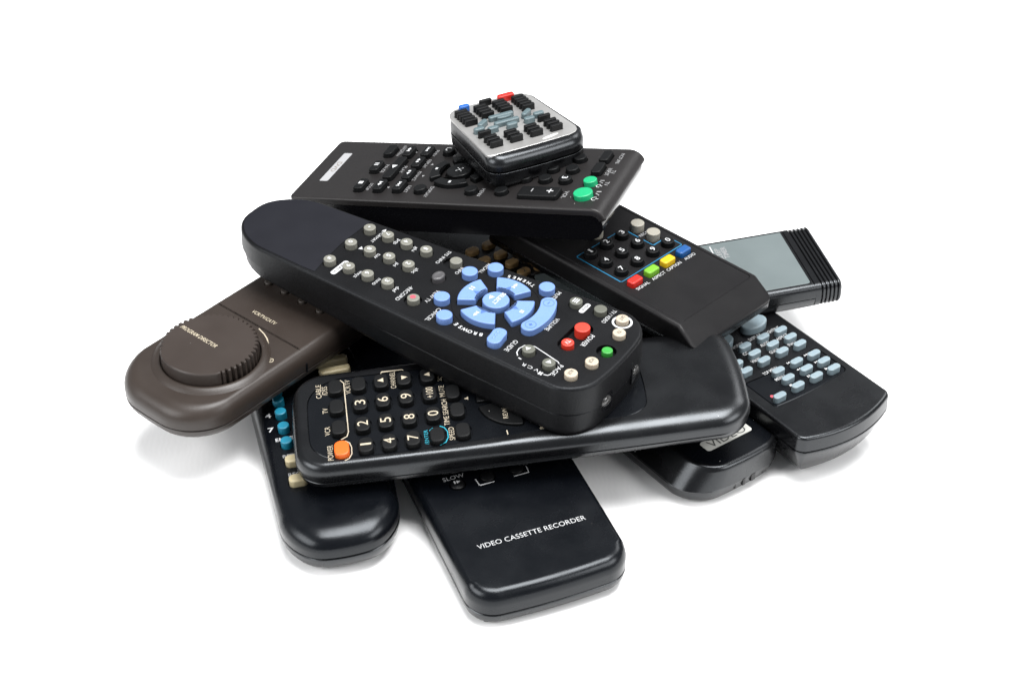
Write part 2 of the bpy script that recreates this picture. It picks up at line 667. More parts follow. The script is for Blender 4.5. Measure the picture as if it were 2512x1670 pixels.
# poses: yaw, pitch, roll (degrees), centre of the top face x, y, z (mm)
POSE = {
    'A': (28.77, -3.07, 0.18, -0.89, 68.05, 94.0),
    'B': (68.68, -10.53, 0.67, -23.59, 56.67, 74.0),
    'C': (56.51, 1.14, -0.89, -34.49, -22.73, 68.0),
    'D': (44.95, 0.48, -0.74, 66.68, 4.49, 56.0),
    'E': (102.92, -2.65, -1.08, 111.91, 31.03, 41.0),
    'F': (36.04, 0.31, -1.14, 126.78, -42.81, 28.0),
    'G': (36.05, -0.37, 0.36, 92.48, -69.33, 19.5),
    'H': (7.11, 3.16, -3.35, 0.24, -69.36, 42.0),
    'I': (50.32, 1.06, -0.67, -130.22, -42.46, 42.0),
    'J': (13.18, 0.16, -2.63, -73.72, -86.31, 20.5),
    'K': (21.37, 1.65, -0.73, 3.67, -117.71, 19.0),
    'L': (36.0, 0.0, 0.0, 6.46, 40.38, 36.0),
}

# ================================================================== K  video recorder remote, bottom front
rk = remote(POSE['K'], 18.5, "black remote lettered VIDEO CASSETTE RECORDER, lowest in the picture")
out = Box(-33.4, 34.6, -34.8, 152, (9, 9, 11, 11), bulge=(2.0, 0), n=8)
ks = Keys()
kd = Disc(2.9)
for x in (-16.9, -3.9, 8.9):
    ks.add(kd, x, 28.1, 0.7, M['key_hard'], rnd=0.3, gap=0.5, dome=0.5)
for yy in (41, 54, 67):
    for x in (-16.9, -3.9, 8.9, 21):
        ks.add(kd, x, yy, 0.7, M['key_hard'], rnd=0.3, gap=0.5, dome=0.5)


def sk(x, y):
    return 1.0 if y < -20 else 0.62


shell('top_shell', rk, M['black_blue'], out, top_profile(-10.5, 5.0, 6.0, 8), ks.holes(), sscale=lambda x, y: 1.0 if y < -24 else 0.6)
shell('bottom_shell', rk, M['black'], out, bottom_profile(-10.5, -18.5, 8, 7, 7))
kb = ks.build(rk)
text("VIDEO CASSETTE RECORDER", rk, 1.3, -8.2, 46.0, 2.5, 0, M['ink_white'], bold=-0.008)
text("SLOW", rk, -17.0, 32.9, 9.2, 2.2, 0, M['ink_white'], bold=0.0)
flat('printed_bracket', strip([(-8.9, 28.6), (-8.6, 24.9), (-8.2, 24.5), (-2.0, 24.5)], 0.45), M['ink_white'], rk, (0, 0, 0.07))
flat('printed_bracket', strip([(6.5, 24.5), (13.1, 24.5), (13.4, 28.4)], 0.45), M['ink_white'], rk, (0, 0, 0.07))
flat('symbol', [rect(-1.0, 0.6, 0.6, 1.6), tri(0.5, 0.6, 1.1, 0)], M['ink_white'], kb[0], (0, 0, 1.28))
bmn = loft_bm(Box(-1.0, 1.0, -1.2, 1.2, 0.4), [(0, -15.5), (0, -11)])
finish(bmn, 'latch_notch', M['gloss'], rk, (-27.0, -31.6, 0), -28)

# ================================================================== J  teal keys remote, front left
rj = remote(POSE['J'], 20.0, "black remote with round teal keys and a rounded front end at lower left")
out = Box(-29.0, 24.6, -39.6, 108, (12, 12, 17, 17), bulge=(5.0, 0), n=9, taper=0.10, seg=8)
ks = Keys()
jd = Disc(2.5, 24)
jp = Box(-3.9, 3.9, -2.5, 2.5, 2.2, n=5, seg=2)
jt = Box(-7.0, 7.0, -2.1, 2.1, (1.2, 1.2, 2.0, 2.0), n=4, seg=2)
jspec = []
for i, y in enumerate((53.5, 45.9, 37.4, 27.8, 17.9)):
    for j, x in enumerate((-17.3, -5.2, 6.5)):
        jspec.append((ks.add(jd, x, y, 3.2, M['teal'], rnd=0.5, gap=0.45), i, j)) if not (i == 0 and j > 0) else None
for y in (6.1, -6.4):
    for x in (-15.6, -1.0, 13.0):
        ks.add(jp, x, y, 3.0, M['cream'], rnd=0.8, gap=0.5)
ks.add(jt, 9.5, 60.0, 3.0, M['cream'], rnd=0.9, gap=0.5)
ks.add(jt, 9.3, 67.6, 3.0, M['cream'], rot=180, rnd=0.9, gap=0.5)
shell('top_shell', rj, M['black_blue'], out, top_profile(-10.0, 6.0, 6.6, 9), ks.holes(),
      sscale=lambda x, y: 0.9 + 0.9 * max(0, min(1, (-14 - y) / 22)))
shell('bottom_shell', rj, M['black'], out, bottom_profile(-10.0, -20.0, 11, 9, 8))
ks.build(rj)
text("4", rj, -22.8, 39.2, 2.6, 2.9, 0, M['ink_white'], bold=0.012)
text("7", rj, -22.7, 29.6, 2.6, 2.9, 0, M['ink_white'], bold=0.012)
text("ENTER", rj, -16.9, 22.3, 9.5, 2.1, 0, M['ink_white'], bold=0.012)
text("REPEAT", rj, -15.0, 11.0, 10.0, 2.0, 0, M['ink_grey'], bold=0.012)
text("RECALL", rj, -14.2, -1.0, 10.0, 2.0, 0, M['ink_grey'], bold=0.012)
text("CHAN", rj, 9.5, 63.9, 10.0, 2.0, 0, M['ink_grey'])

# ================================================================== G  remote with the VIDEO sticker
rg = remote(POSE['G'], 19.3, "black remote with a white VIDEO sticker and vent slots, under the big remote's right end")
outu = Box(-24.0, 24.0, -10.5, 142, (8, 8, 13, 13), n=9, bulge=(2.2, 0))
outb = Box(-30.6, 24.0, -10.3, 142.5, (8, 8, 16, 13), n=9, bulge=(2.0, 0))
plate = Box(-21.7, 21.7, -8.2, 139, (6, 6, 11.5, 11.5), n=9, bulge=(2.0, 0))


def flare(co):
    k = max(0.0, min(1.0, (-co.z - 1.6) / 9.4))
    if co.x < 0:
        co = Vector((co.x - 6.6 * k * min(1.0, -co.x / 22.0), co.y, co.z))
    return co


shell('top_shell', rg, M['black'], outu, [(1.5, -11.0), (0.3, -11.0), (0.0, -10.7), (0.0, -6.5)] + edge_round(2.4, 2.4, 0, 6), [(plate.at(-0.15), 0.9)], warp=flare)
shell('face_plate', rg, M['black_blue'], plate, [(0, -0.8), (0, -0.45), (0.2, -0.3)], [])
shell('bottom_shell', rg, M['black'], outb, [(7, -19.3), (4, -18.8), (1.8, -17.0), (0.7, -14.5), (0.25, -11.6), (0.5, -11.3), (1.5, -11.3)])
st = Box(-12.4, 12.7, 0.1, 6.5, 1.5, n=5, seg=2)
so = shell('sticker', rg, M['sticker'], st, [(0, -0.3), (0, -0.16)])
text("VIDEO", so, 0.4, 3.2, 20.0, 4.3, 0, M['ink_dark'], z=-0.10, bold=-0.004)
for k, (x, w) in enumerate([(-6.5, 1.0), (-2.0, 1.6), (3.2, 2.6), (10.4, 2.8), (16.0, 1.8)]):
    yb = -12.2 + 0.009 * x * x
    bmv = loft_bm(Box(-w / 2, w / 2, -2.2, 2.2, 0.3, n=2, seg=1), [(0, -15.2), (0, -11.7)])
    finish(bmv, 'vent_slot', M['gloss'], rg, (x, yb + 2.2 + (1.2 if x > 14 else 0), 0), 0.35 * x)
for (x, y, w, l) in [(12, 128, 15, 12), (17, 113, 8, 12), (5, 136.5, 7, 3.6), (-8, 128, 14, 12)]:
    bmv = loft_bm(Box(-w / 2, w / 2, -l / 2, l / 2, 1.8, n=4, seg=1), [(0, -0.4)] + edge_round(0.6, 0.6, 1.6, 3))
    finish(bmv, 'button', M['deep_blue'], rg, (x, y, 0))

# ================================================================== F  remote with pale blue keys, right
rf = remote(POSE['F'], 27.6, "black remote with pale blue pill keys and a curved front end, far right")
out = Box(-26.6, 26.6, -25.0, 132, (4, 4, 3.2, 3.2), bulge=(6.5, 0), n=6, seg=12)
panel = Box(-20.2, 21.8, -2.6, 16.6, 1.6, n=4, bulge=(1.4, -1.2), seg=8)
ks = Keys()
fp = Box(-3.25, 3.25, -1.65, 1.65, 1.6, n=6, seg=2)
fo = Oval(7.0, 4.6, 28)
FC = (-15.4, -4.2, 6.6, 16.4)
for y in (34.6, 28.3, 22.2):
    for k, x in enumerate(FC):
        ks.add(fp, x, y - (0.9 if k in (0, 3) else 0), 2.6, M['pale_blue'], rnd=0.45, gap=0.4)
ks.add(fo, 9.8, 44.6, 3.2, M['pale_blue'], rnd=0.9, gap=0.5)
ks.add(fo, -11.6, 43.0, 3.2, M['pale_blue'], rnd=0.9, gap=0.5)
pk = Keys()
for y, cols in ((13.0, FC[1:]), (6.8, FC[1:]), (0.6, FC)):
    for k, x in enumerate(cols):
        pk.add(fp, x, y - (0.6 if x in (FC[0], FC[3]) else 0), 2.6, M['pale_blue'], rnd=0.45, gap=0.4, z0=-1.0)
shell('top_shell', rf, M['black'], out, top_profile(-7.5, 1.8, 1.6, 5, draft=0.4), ks.holes() + [(panel.at(-0.3), 1.2)])
shell('key_panel', rf, M['black_blue'], panel, [(0, -1.1), (0, -0.25), (0.25, 0.0)], pk.holes(1.0))
shell('bottom_shell', rf, M['black'], out, [(17, -27.6), (13, -27.2), (9.0, -25.2), (5.2, -21.0), (2.4, -15.5), (0.7, -10.0), (0.1, -8.2), (0.4, -7.75), (1.6, -7.75)], sharp=60)
ks.build(rf)
pk.build(rf)
for s_, x, y, w in [("LIGHTING", 15.2, 37.0, 7.6), ("DISPLAY", 5.6, 38.0, 6.6), ("FAVORITE", -5.4, 38.0, 7.6), ("PIP", -16.2, 37.0, 3.4), ("ASPECT", 15.4, 30.8, 6.0), ("AUTO", 5.8, 31.7, 4.6), ("CC", -5.6, 31.7, 2.6), ("FREEZE", -16.4, 30.8, 6.4), ("INFO", 15.6, 24.8, 4.0), ("GUIDE", 5.8, 25.6, 4.8), ("VIEW", -5.2, 25.6, 4.6), ("SWAP", -16.4, 24.7, 5.0), ("TOP MENU", -5.2, 16.2, 7.6), ("MENU", -5.0, 10.1, 5.0)]:
    text(s_, rf, x - 0.3, y + 0.35, w * 1.08, 1.8, 0, M['ink_white'], bold=0.004)
for x, y, kind in [(15.0, 15.4, 'nx'), (5.2, 15.9, 'pv'), (15.0, 9.1, 'ff'), (5.2, 9.9, 'rw'), (15.0, 3.1, 'pl'), (5.4, 3.8, 'pa'), (-5.0, 3.9, 'st')]:
    q = {'nx': [tri(-0.9, 0, .8, 0), tri(0.3, 0, .8, 0), rect(1.2, 0, .4, 1.2)], 'pv': [tri(.9, 0, .8, 180), tri(-.3, 0, .8, 180), rect(-1.2, 0, .4, 1.2)],
         'ff': [tri(-.6, 0, .8, 0), tri(.6, 0, .8, 0)], 'rw': [tri(.6, 0, .8, 180), tri(-.6, 0, .8, 180)], 'pl': [tri(0, 0, 1., 0)],
         'pa': [rect(-.5, 0, .5, 1.4), rect(.5, 0, .5, 1.4)], 'st': [rect(0, 0, 1.3, 1.3)]}[kind]
    flat('symbol', q, M['ink_white'], rf, (x, y, 0.07))
flat('symbol', [circ(0, 0, 0.95)], M['ink_pink'], rf, (-16.6, 3.2, 0.07))

# ================================================================== E  grey panel remote with ribbed end
re_ = remote(POSE['E'], 13.0, "black remote with a blank grey panel and a ribbed end, upper right")
out = Box(-24.6, 23.2, -22.4, 105, (2.5, 2.5, 0.4, 0.4), n=5, seg=4)
plate = Box(-20.9, 20.6, -19.9, 100, 2.2, n=6, seg=4)
shell('top_shell', re_, M['black'], out, [(1.2, -6.6), (0.15, -6.6), (0, -6.3)] + edge_round(3.2, 3.2, 0, 6), [(plate.at(-0.35), 1.0)])
shell('face_plate', re_, M['grey_panel'], plate, [(0, -0.9), (0, -0.22), (0.2, -0.05)])
shell('bottom_shell', re_, M['black'], out, [(4.5, -13.0), (2.2, -12.4), (0.6, -9.5), (0.1, -7.2), (0.2, -6.95), (1.2, -6.95)])


def rib_section(bm, y, d, low=0.0):
    pts = []
    x0, x1, z0, z1 = -24.6 + d, 23.2 - d, -12.9 + d * 0.7, 0.0 - d
    for cx, cz, a, r_ in [(x1 - 3.2, z1 - 3.2, 0, 3.2), (x0 + 3.2, z1 - 3.2, 90, 3.2), (x0 + 4, z0 + 5.5, 180, 4), (x1 - 4, z0 + 5.5, 270, 4)]:
        for k in range(6):
            aa = R(a + 90 * k / 5)
            zz = cz + (r_ if a < 180 else 5.5) * math.sin(aa)
            pts.append((cx + r_ * math.cos(aa), zz))
    return [bm.verts.new((x, y, z)) for x, z in pts]


bm = bmesh.new()
secs = [(-20.7, -0.03), (-23.2, -0.03)]
y = -23.2
for k in range(5):
    secs += [(y - 0.15, 0.85), (y - 0.75, 0.85), (y - 0.95, 0.1), (y - 1.35, 0.0), (y - 1.75, 0.1)]
    y -= 1.9
secs += [(y - 0.6, 0.6), (y - 1.0, 1.6)]
prev = None
for yy, d in secs:
    v = rib_section(bm, yy, d)
    if prev:
        bridge(bm, prev, v)
    else:
        bm.faces.new(list(reversed(v)))
    prev = v
bm.faces.new(prev)
bmesh.ops.recalc_face_normals(bm, faces=bm.faces)
finish(bm, 'ribbed_grip', M['black'], re_, sharp=40)
text("SLEEP", re_, 11.3, 13.6, 9.0, 2.4, 0, M['ink_grey'], z=0.03, bold=0.01)
text("TIMER", re_, 11.8, 10.6, 9.0, 2.4, 0, M['ink_grey'], z=0.03, bold=0.015)
flat('printed_line', [rect(14.2, 16.0, 8.0, 0.55)], M['ink_white'], re_, (0, 0, 0.02))

# ================================================================== L  remote with tan keys glimpsed in the gap
rl = remote(POSE['L'], 12.0, "remote with tan oval keys half hidden in the shaded gap behind the blue-keyed remote")
out = Box(-40.0, 22.0, -14.5, 64, 3.0, n=5)
ks = Keys()
lo_ = Box(-3.4, 3.4, -2.3, 2.3, 2.2, n=6, seg=2)
for y in (20.0, 10.2, 1.2, -8.0):
    for x in (-16.6, -7.1, 2.6, 12.2):
        ks.add(lo_, x, y, 2.2, M['tan'], rnd=0.7, gap=0.4)
shell('top_shell', rl, M['black'], out, top_profile(-6.0, 1.5, 1.5, 4), ks.holes())
shell('bottom_shell', rl, M['black'], out, bottom_profile(-6.0, -12.0, 3, 3, 4))
lb = ks.build(rl)
text("2", lb[13], 0, 0, 1.9, 2.6, 0, M['ink_dark'], z=2.28, bold=0.0)

# ================================================================== I  brown remote with a jog dial
ri = remote(POSE['I'], 18.0, "brown remote with a large jog dial lettered PROGRAM DIRECTOR, on the left")
out = Box(-32.8, 118, -29.0, 29.0, (8, 21, 21, 8), n=12, seg=10, side=(1.6, 0))
BX = 30.2


def groove_sscale(x, y):
    return 1.0


dial_c = (2.1, -0.3)
dial_well = Disc(21.3, 56, dial_c)
ks = Keys()
ib = Disc(1.9, 18)
for y in (19.3, 9.0, -2.1, -13.1):
    ks.add(ib, 55.3, y, 1.1, M['brown_key'], rnd=0.5, gap=0.4)
grv = Box(BX - 0.55, BX + 0.55, -25.6, 25.6, 0.1, n=1, seg=1)
shell('top_shell', ri, M['brown'], out, top_profile(-10.0, 6.6, 6.8, 9), [(dial_well.at(0), 2.2), (grv.at(0), 2.0)] + ks.holes(), sscale=lambda x, y: 0.62 if x > -12 else 0.62 + 0.5 * min(1, (-12 - x) / 18))
shell('bottom_shell', ri, M['brown'], out, bottom_profile(-10.0, -18.0, 12, 7.8, 8))
ks.build(ri)
for s_ in (-1, 1):
    pl = [rect(0, 0, 0.76, 6.5)]
    bmv = loft_bm(Box(-0.36, 0.36, -0.35, 0.35, 0.05, n=1, seg=1), [(0, -10.2), (0, -5.8)])
    finish(bmv, 'cover_groove', M['gloss'], ri, (BX, s_ * 29.15, 0))
# the raised collar around the dial
bm = bmesh.new()
prf = [(25.6, -0.05), (24.6, 0.7), (23.4, 1.5), (22.4, 1.75), (21.7, 1.5), (21.4, 0.6), (21.4, -0.6)]
rings = [ring(bm, Disc(r_, 64, dial_c).at(0), z_) for r_, z_ in prf]
for a_, b_ in zip(rings, rings[1:]):
    bridge(bm, a_, b_)
bmesh.ops.recalc_face_normals(bm, faces=bm.faces)
finish(bm, 'dial_collar', M['brown'], ri)
# the dial: knurled rim except one smooth thumb sweep
bm = bmesh.new()
N = 288


def dial_pts(r0, amp, wob=1.0):
    P = []
    for k in range(N):
        a = 360 * k / N
        r_ = r0
        if 142 <= a <= 240:
            t = min(1, (a - 142) / 10, (240 - a) / 4)
            r_ += 0.25 * t
        else:
            ph = (k % 6)
            r_ -= amp * (1.0 if ph in (0,) else 0.55 if ph in (1, 5) else 0.0)
        P.append((dial_c[0] + r_ * math.cos(R(a)), dial_c[1] + r_ * math.sin(R(a))))
    return P


prf = [(20.9, 1.5, -1.9), (20.9, 1.5, 6.6), (20.75, 1.5, 7.2), (20.3, 1.3, 7.6)]
prev = None
for r0, amp, z_ in prf:
    v = ring(bm, dial_pts(r0, amp), z_)
    if prev:
        bridge(bm, prev, v)
    else:
        bm.faces.new(list(reversed(v)))
    prev = v
bm.faces.new(prev)
bmesh.ops.recalc_face_normals(bm, faces=bm.faces)
dial = finish(bm, 'jog_dial', M['brown_dial'], ri, (0, 0, 0), sharp=30)
text("PROGRAM DIRECTOR", dial, 2.4, 6.6, 21.8, 2.1, -90, M['ink_cream'], z=7.67, bold=0.004, shear=0.25)
text("VCR/TV/CATV", ri, 36.2, 2.4, 14.4, 1.9, -90, M['ink_cream'], bold=0.006, shear=0.15)
flat('printed_arrow', strip([(29.1, -1.5), (27.9, -6.0), (26.4, -9.4), (24.3, -12.3), (20.6, -15.9), (18.0, -17.8)], 0.55) + [[(16.6, -18.6), (19.3, -18.4), (18.1, -16.6)]], M['ink_cream'], ri, (0, 0, 0.07))
flat('symbol', strip(Box(-1.5, 1.5, -1.2, 1.2, 0.9, n=4, seg=1).at(0), 0.32, True) + [rect(0, 0.3, 1.5, 0.3, 20), rect(0, -0.3, 1.5, 0.3, 20)], M['ink_cream'], ri, (16.7, -21.0, 0.07), -60)

# ================================================================== H  long remote with the orange power key
rh = remote(POSE['H'], 16.5, "long black remote with an orange POWER key lying across the front of the pile")
out = Box(-90.8, 95.0, -27.6, 31.5, (9, 13, 12, 13), n=9, side=(1.0, 3.0), bulge=(1.0, 1.2), seg=12)
plate = Box(-84.2, 53.4, -23.2, 25.6, (9, 15, 13, 9), n=9, side=(0.8, 1.5), seg=10)
plate = Poly([(x, y * (1 - (0.22 if y < 0 else 0.16) * max(0, min(1, (x + 40) / 90)))) for x, y in plate.at(0)])


def hs(x, y):
    return 0.55 + 0.65 * max(0, min(1, (x + 20) / 80))


ks = Keys()
hk = Box(-3.05, 3.05, -4.3, 4.3, 2.7, n=7, seg=2)
HX = (-72.4, -62.6, -53.1, -43.4, -33.5)
HY = ((-19.0, -6.5, 6.3, 18.6),)
lab = {}
DIG = [["POWER", "VCR", "TV", "CABLE"], ["1", "2", "3", ""], ["4", "5", "6", "up"], ["7", "8", "9", "dn"], ["", "0", "+100", "vu"]]
for i, x in enumerate(HX):
    for j, y in enumerate(HY[0]):
        dx = (0.55 if j == 0 else 0.0 if j == 1 else -0.3)
        dy = 0.35 * i if j < 3 else 0.1 * i
        idx = ks.add(hk, x + dx, y + dy * 0.8, 2.4, M['orange'] if (i == 0 and j == 0) else M['key'], rnd=0.55, gap=0.75, z0=-1.5)
        lab[(i, j)] = idx
for x, y in ((-22.4, -16.8), (-23.4, -4.3), (-24.3, 7.0), (-24.3, 19.0)):
    ks.add(hk, x, y, 2.2, M['key'], rnd=0.55, gap=0.75, z0=-1.5)
for a0 in (52, 142, 232, 322):
    ks.add(sector(8.5, 17.0, a0 - 40, a0 + 40, 1.2, 12), 2.0, 0.5, 1.0, M['key_hard'], rnd=0.4, gap=0.35, z0=-1.3)
ks.add(Disc(7.2), 2.0, 0.5, 1.0, M['key_hard'], rnd=0.5, gap=0.4)
shell('top_shell', rh, M['black'], out, top_profile(-8.5, 7.0, 5.2, 12), [(plate.at(-0.28), 0.9)], sscale=hs)
shell('face_plate', rh, M['black_blue'], plate, [(0, -0.8), (0, -0.25), (0.25, -0.02)], ks.holes(0.75))
shell('bottom_shell', rh, M['black'], out, bottom_profile(-8.5, -15.0, 8.5, 6.0, 6, lip=0.35))
hb = ks.build(rh)
bmv = loft_bm(Box(-0.3, 0.3, -0.4, 0.4, 0.1, n=1, seg=1), [(0, -12.0), (0, -8.8)])
finish(bmv, 'battery_door_gap', M['gloss'], rh, (46.5, -27.25, 0))
for (i, j), idx in lab.items():
    s_ = DIG[i][j]
    if s_.isdigit():
        text(s_, hb[idx], 0, 0.0, 4.0 if s_ != '1' else 1.3, 4.6, 90, M['ink_cream'], z=2.47, bold=-0.003)
        TEXTS[-1]['w'], TEXTS[-1]['h'] = (2.9 if s_ != '1' else 1.0), 4.4
    elif s_ == '+100':
        text(s_, hb[idx], 0, 0, 6.6, 3.0, 90, M['ink_cream'], z=2.47, bold=-0.003)
    elif s_ in ('up', 'dn', 'vu'):
        flat('symbol', [tri(0, 0, 1.7, 180 if s_ != 'dn' else 0)], M['ink_cream'], hb[idx], (0, 0, 2.47))
text("CABLE\n/DSS", rh, -78.6, 18.9, 8.4, 4.8, 90, M['ink_cream'], bold=-0.008)
text("TV", rh, -77.6, 6.5, 3.2, 2.2, 90, M['ink_cream'], bold=-0.008)
text("VCR", rh, -77.2, -6.0, 5.2, 2.2, 90, M['ink_cream'], bold=-0.008)
text("POWER", rh, -76.6, -18.9, 8.8, 2.3, 90, M['ink_cream'], bold=-0.008)
text("VCR/TV", rh, -67.6, 19.7, 8.8, 2.2, 90, M['ink_cream'], bold=-0.010)
text("CHANNEL", rh, -48.4, 20.6, 10.4, 2.2, 90, M['ink_cream'], bold=-0.010)
text("VOLUME", rh, -28.7, 21.1, 9.2, 2.1, 90, M['ink_cream'])
text("/ENTER", rh, -37.4, -16.6, 8.4, 1.6, 90, M['ink_cyan'], bold=-0.008)
text("SPEED", rh, -27.0, -16.3, 7.6, 2.2, 90, M['ink_cream'], bold=-0.008)
text("TIME SEARCH", rh, -28.3, -3.2, 15.8, 2.2, 90, M['ink_cream'], bold=-0.008)
text("MUTE", rh, -28.6, 10.0, 7.0, 2.2, 90, M['ink_cream'], bold=-0.008)
text("PLAY", rh, -10.8, 6.1, 6.6, 2.0, 90, M['ink_cream'], z=1.07)
text("REW", rh, -4.2, -9.2, 6.2, 2.0, 90, M['ink_cream'], z=1.07)
text("RF", rh, 9.6, -18.6, 3.0, 1.6, 90, M['ink_cream'])
flat('printed_line', strip([(-72.4, 24.7), (-70.4, 24.3), (-69.2, 22.6), (-69.1, 21.0), (-68.7, -7.8), (-69.4, -10.4), (-71.9, -11.9)], 0.42), M['ink_cream'], rh, (0, 0, 0.06))
flat('printed_line', strip([(-70.4, -12.9), (-68.6, -14.4), (-67.9, -17.2), (-68.0, -21.0), (-69.2, -23.4), (-71.0, -24.4)], 0.42), M['ink_cream'], rh, (0, 0, 0.06))
flat('printed_line', strip([(-53.2, 25.6), (-52.9, 26.6), (-44.3, 26.6), (-43.6, 26.1)], 0.35), M['ink_cream'], rh, (0, 0, 0.06))
flat('printed_line', strip([(-35.9, -13.1), (-34.3, -11.6)], 0.4) + strip([(-31.4, -11.0), (-29.7, -12.2), (-28.6, -14.6), (-28.6, -18.2), (-29.8, -20.9), (-32.1, -22.1), (-34.4, -21.2), (-35.2, -20.4)], 0.4), M['ink_cyan'], rh, (0, 0, 0.06))
flat('symbol', [tri(0, 0, 1.2, 180)], M['ink_cream'], rh, (-18.9, 3.7, 0.06))
flat('printed_line', [rect(0, 0, 0.4, 2.6)], M['ink_cream'], rh, (-4.6, -19.6, 0.06), 4)

# ================================================================== D  remote with coloured keys and number pad
rd = remote(POSE['D'], 14.0, "charcoal remote with red, green, yellow and blue keys below a cyan-framed number pad")
out = Box(-26.4, 26.6, -41.4, 84, (1.2, 1.2, 2.6, 2.6), n=5, seg=6)
plate = Box(-23.6, 23.6, -31.3, 82, (0.8, 0.8, 1.8, 1.8), n=5, seg=6)
ks = Keys()
dd = Disc(3.0, 28)
dgk = Disc(3.15, 28)
dcq = Box(-3.5, 3.5, -2.15, 2.15, 1.1, n=4, seg=2)
dl = {}
for i, (y, digs) in enumerate(((29.9, "123"), (20.5, "456"), (11.2, "7890"))):
    for j, dch in enumerate(digs):
        dl[dch] = ks.add(dd, (-14.7, -4.2, 6.2, 16.3)[j], y, 2.6, M['key'], rnd=0.5, gap=0.5, dish=0.35)
ks.add(dgk, 15.9, 29.2, 3.6, M['stone_key'], rnd=0.45, gap=0.5)
ks.add(dgk, 15.7, 19.4, 3.6, M['stone_key'], rnd=0.45, gap=0.5)
ks.add(dgk, -1.0, 39.0, 3.0, M['stone_key'], rnd=0.45, gap=0.5)
for x, mm_ in ((-16.4, 'red'), (-5.4, 'lime'), (5.3, 'yellow'), (15.9, 'royal')):
    ks.add(dcq, x, 1.7, 2.6, M[mm_], rnd=0.8, gap=0.4)


def slope(co):
    s = -31.7 - co.y
    if s > 0:
        f = max(0.0, min(1.0, (co.z + 9.4) / 9.4))
        co = Vector((co.x, co.y + 1.2 * (1 - f) * 0, co.z - s * 0.80 * f))
    return co


shell('top_shell', rd, M['slate'], out, [(1.4, -9.4), (0.25, -9.4), (0.0, -9.1), (0.0, -5.0)] + edge_round(1.8, 2.2, 0, 5), [(plate.at(-0.22), 0.7)], cuts=[(1, -31.7), (1, -35), (1, -38.5)], warp=slope)
shell('face_plate', rd, M['slate'], plate, [(0, -0.6), (0, -0.15), (0.15, -0.01)], ks.holes(0.5))
shell('bottom_shell', rd, M['black'], out, [(2.2, -14.0), (0.9, -13.5), (0.3, -12.2), (0.12, -9.9), (0.35, -9.7), (1.4, -9.7)])
db = ks.build(rd)
for ch, idx in dl.items():
    text(ch, db[idx], 0, 0.1, 2.0 if ch != '1' else 1.0, 2.7, 0, M['ink_white'], z=2.66, bold=0.010)
bx = [(-19.9, 33.0), (-19.6, 33.5), (-19.0, 33.7), (10.6, 33.7), (11.2, 33.2), (11.2, 15.8), (11.6, 15.2), (20.2, 15.2), (20.8, 14.7), (20.8, 6.9), (20.3, 6.4), (-19.4, 6.4), (-20.0, 7.0)]
flat('printed_frame', strip(bx, 0.42, True), M['ink_blue'], rd, (0, 0, 0.07))
text("RECALL", rd, 15.9, 24.4, 7.4, 1.7, 0, M['ink_grey'], bold=0.015)
text("SIGNAL", rd, -15.3, -2.1, 8.0, 1.7, 0, M['ink_white'], bold=0.0)
text("ASPECT", rd, -4.8, -2.0, 8.4, 1.7, 0, M['ink_white'], bold=0.0)
text("CAPTION", rd, 5.4, -2.1, 9.2, 1.7, 0, M['ink_white'], bold=0.0)
text("AUDIO", rd, 16.1, -2.1, 6.8, 1.7, 0, M['ink_white'], bold=0.0)

# ================================================================== C  big satellite remote with blue keys
rc = remote(POSE['C'], 25.0, "large black remote with sky blue ring keys and a red POWER key, across the middle")
out = Box(-26.0, 26.0, -91.4, 97.6, (22, 22, 13, 13), n=10, bulge=(3.8, 2.0), taper=-0.185, seg=14)
ks = Keys()
cg = Disc(2.7, 28)
cb = Disc(3.45, 30)
cw = Disc(2.75, 28)
names = {}
CX = {14.6: (16.2, 3.1, -12.0), 25.0: (15.9, 3.1, -12.3), 35.0: (15.7, 2.5, -12.5), 45.0: (15.7, 2.1, -12.9)}
for (y, row) in ((14.6, "123"), (25.0, "456"), (35.0, "789"), (45.0, "*0#")):
    for x, ch in zip(CX[y], row):
        names[ch] = ks.add(cg, x, y - 0.4, 2.5, M['grey_key'], rnd=0.35, gap=0.5)
names['sys'] = ks.add(cg, 16.9, -1.2, 2.2, M['grey_key'], rnd=0.35, well=False, z0=-1.5)
names['oval'] = ks.add(Oval(3.4, 2.6), 3.8, -1.1, 2.4, M['dark_grey_key'], rot=0, rnd=0.9, gap=0.5, dish=0.3)
names['rec'] = ks.add(cg, -14.8, -1.4, 2.0, M['grey_key'], rnd=0.35, well=False, z0=-1.5)
for nm, x, y in (('info', 13.2, -10.9), ('recall', 21.7, -18.5), ('mute', 22.4, -44.3), ('view', -8.1, -11.3), ('cancel', -17.9, -19.5)):
    names[nm] = ks.add(cb, x, y, 2.8, M['blue'], rnd=0.45, gap=0.45)
SC = (2.5, -31.6)
names['select'] = ks.add(Disc(5.75, 40), *SC, 2.8, M['blue'], rnd=0.5, gap=0.5)
for a, nm in ((0, 'ff'), (90, 'pause'), (180, 'rew'), (270, 'stop')):
    names[nm] = ks.add(sector(8.6, 16.3, a - 32.5, a + 32.5, 3.8, 14), *SC, 2.6, M['blue'], rnd=0.5, gap=0.45)
names['guide'] = ks.add(Box(-5.3, 5.3, -3.5, 3.5, 3.3, n=8, seg=3, bulge=(-0.5, -0.5)), -17.3, -45.4, 2.8, M['blue'], rot=8, rnd=0.5, gap=0.45)
vb = [(22.2 * math.cos(R(a)) + 3.45 * math.cos(R(a)), 22.2 * math.sin(R(a)) + 3.45 * math.sin(R(a))) for a in [-108 + 48 * k / 14 for k in range(15)]]
e1 = (22.2 * math.cos(R(-60)), 22.2 * math.sin(R(-60)))
e0 = (22.2 * math.cos(R(-108)), 22.2 * math.sin(R(-108)))
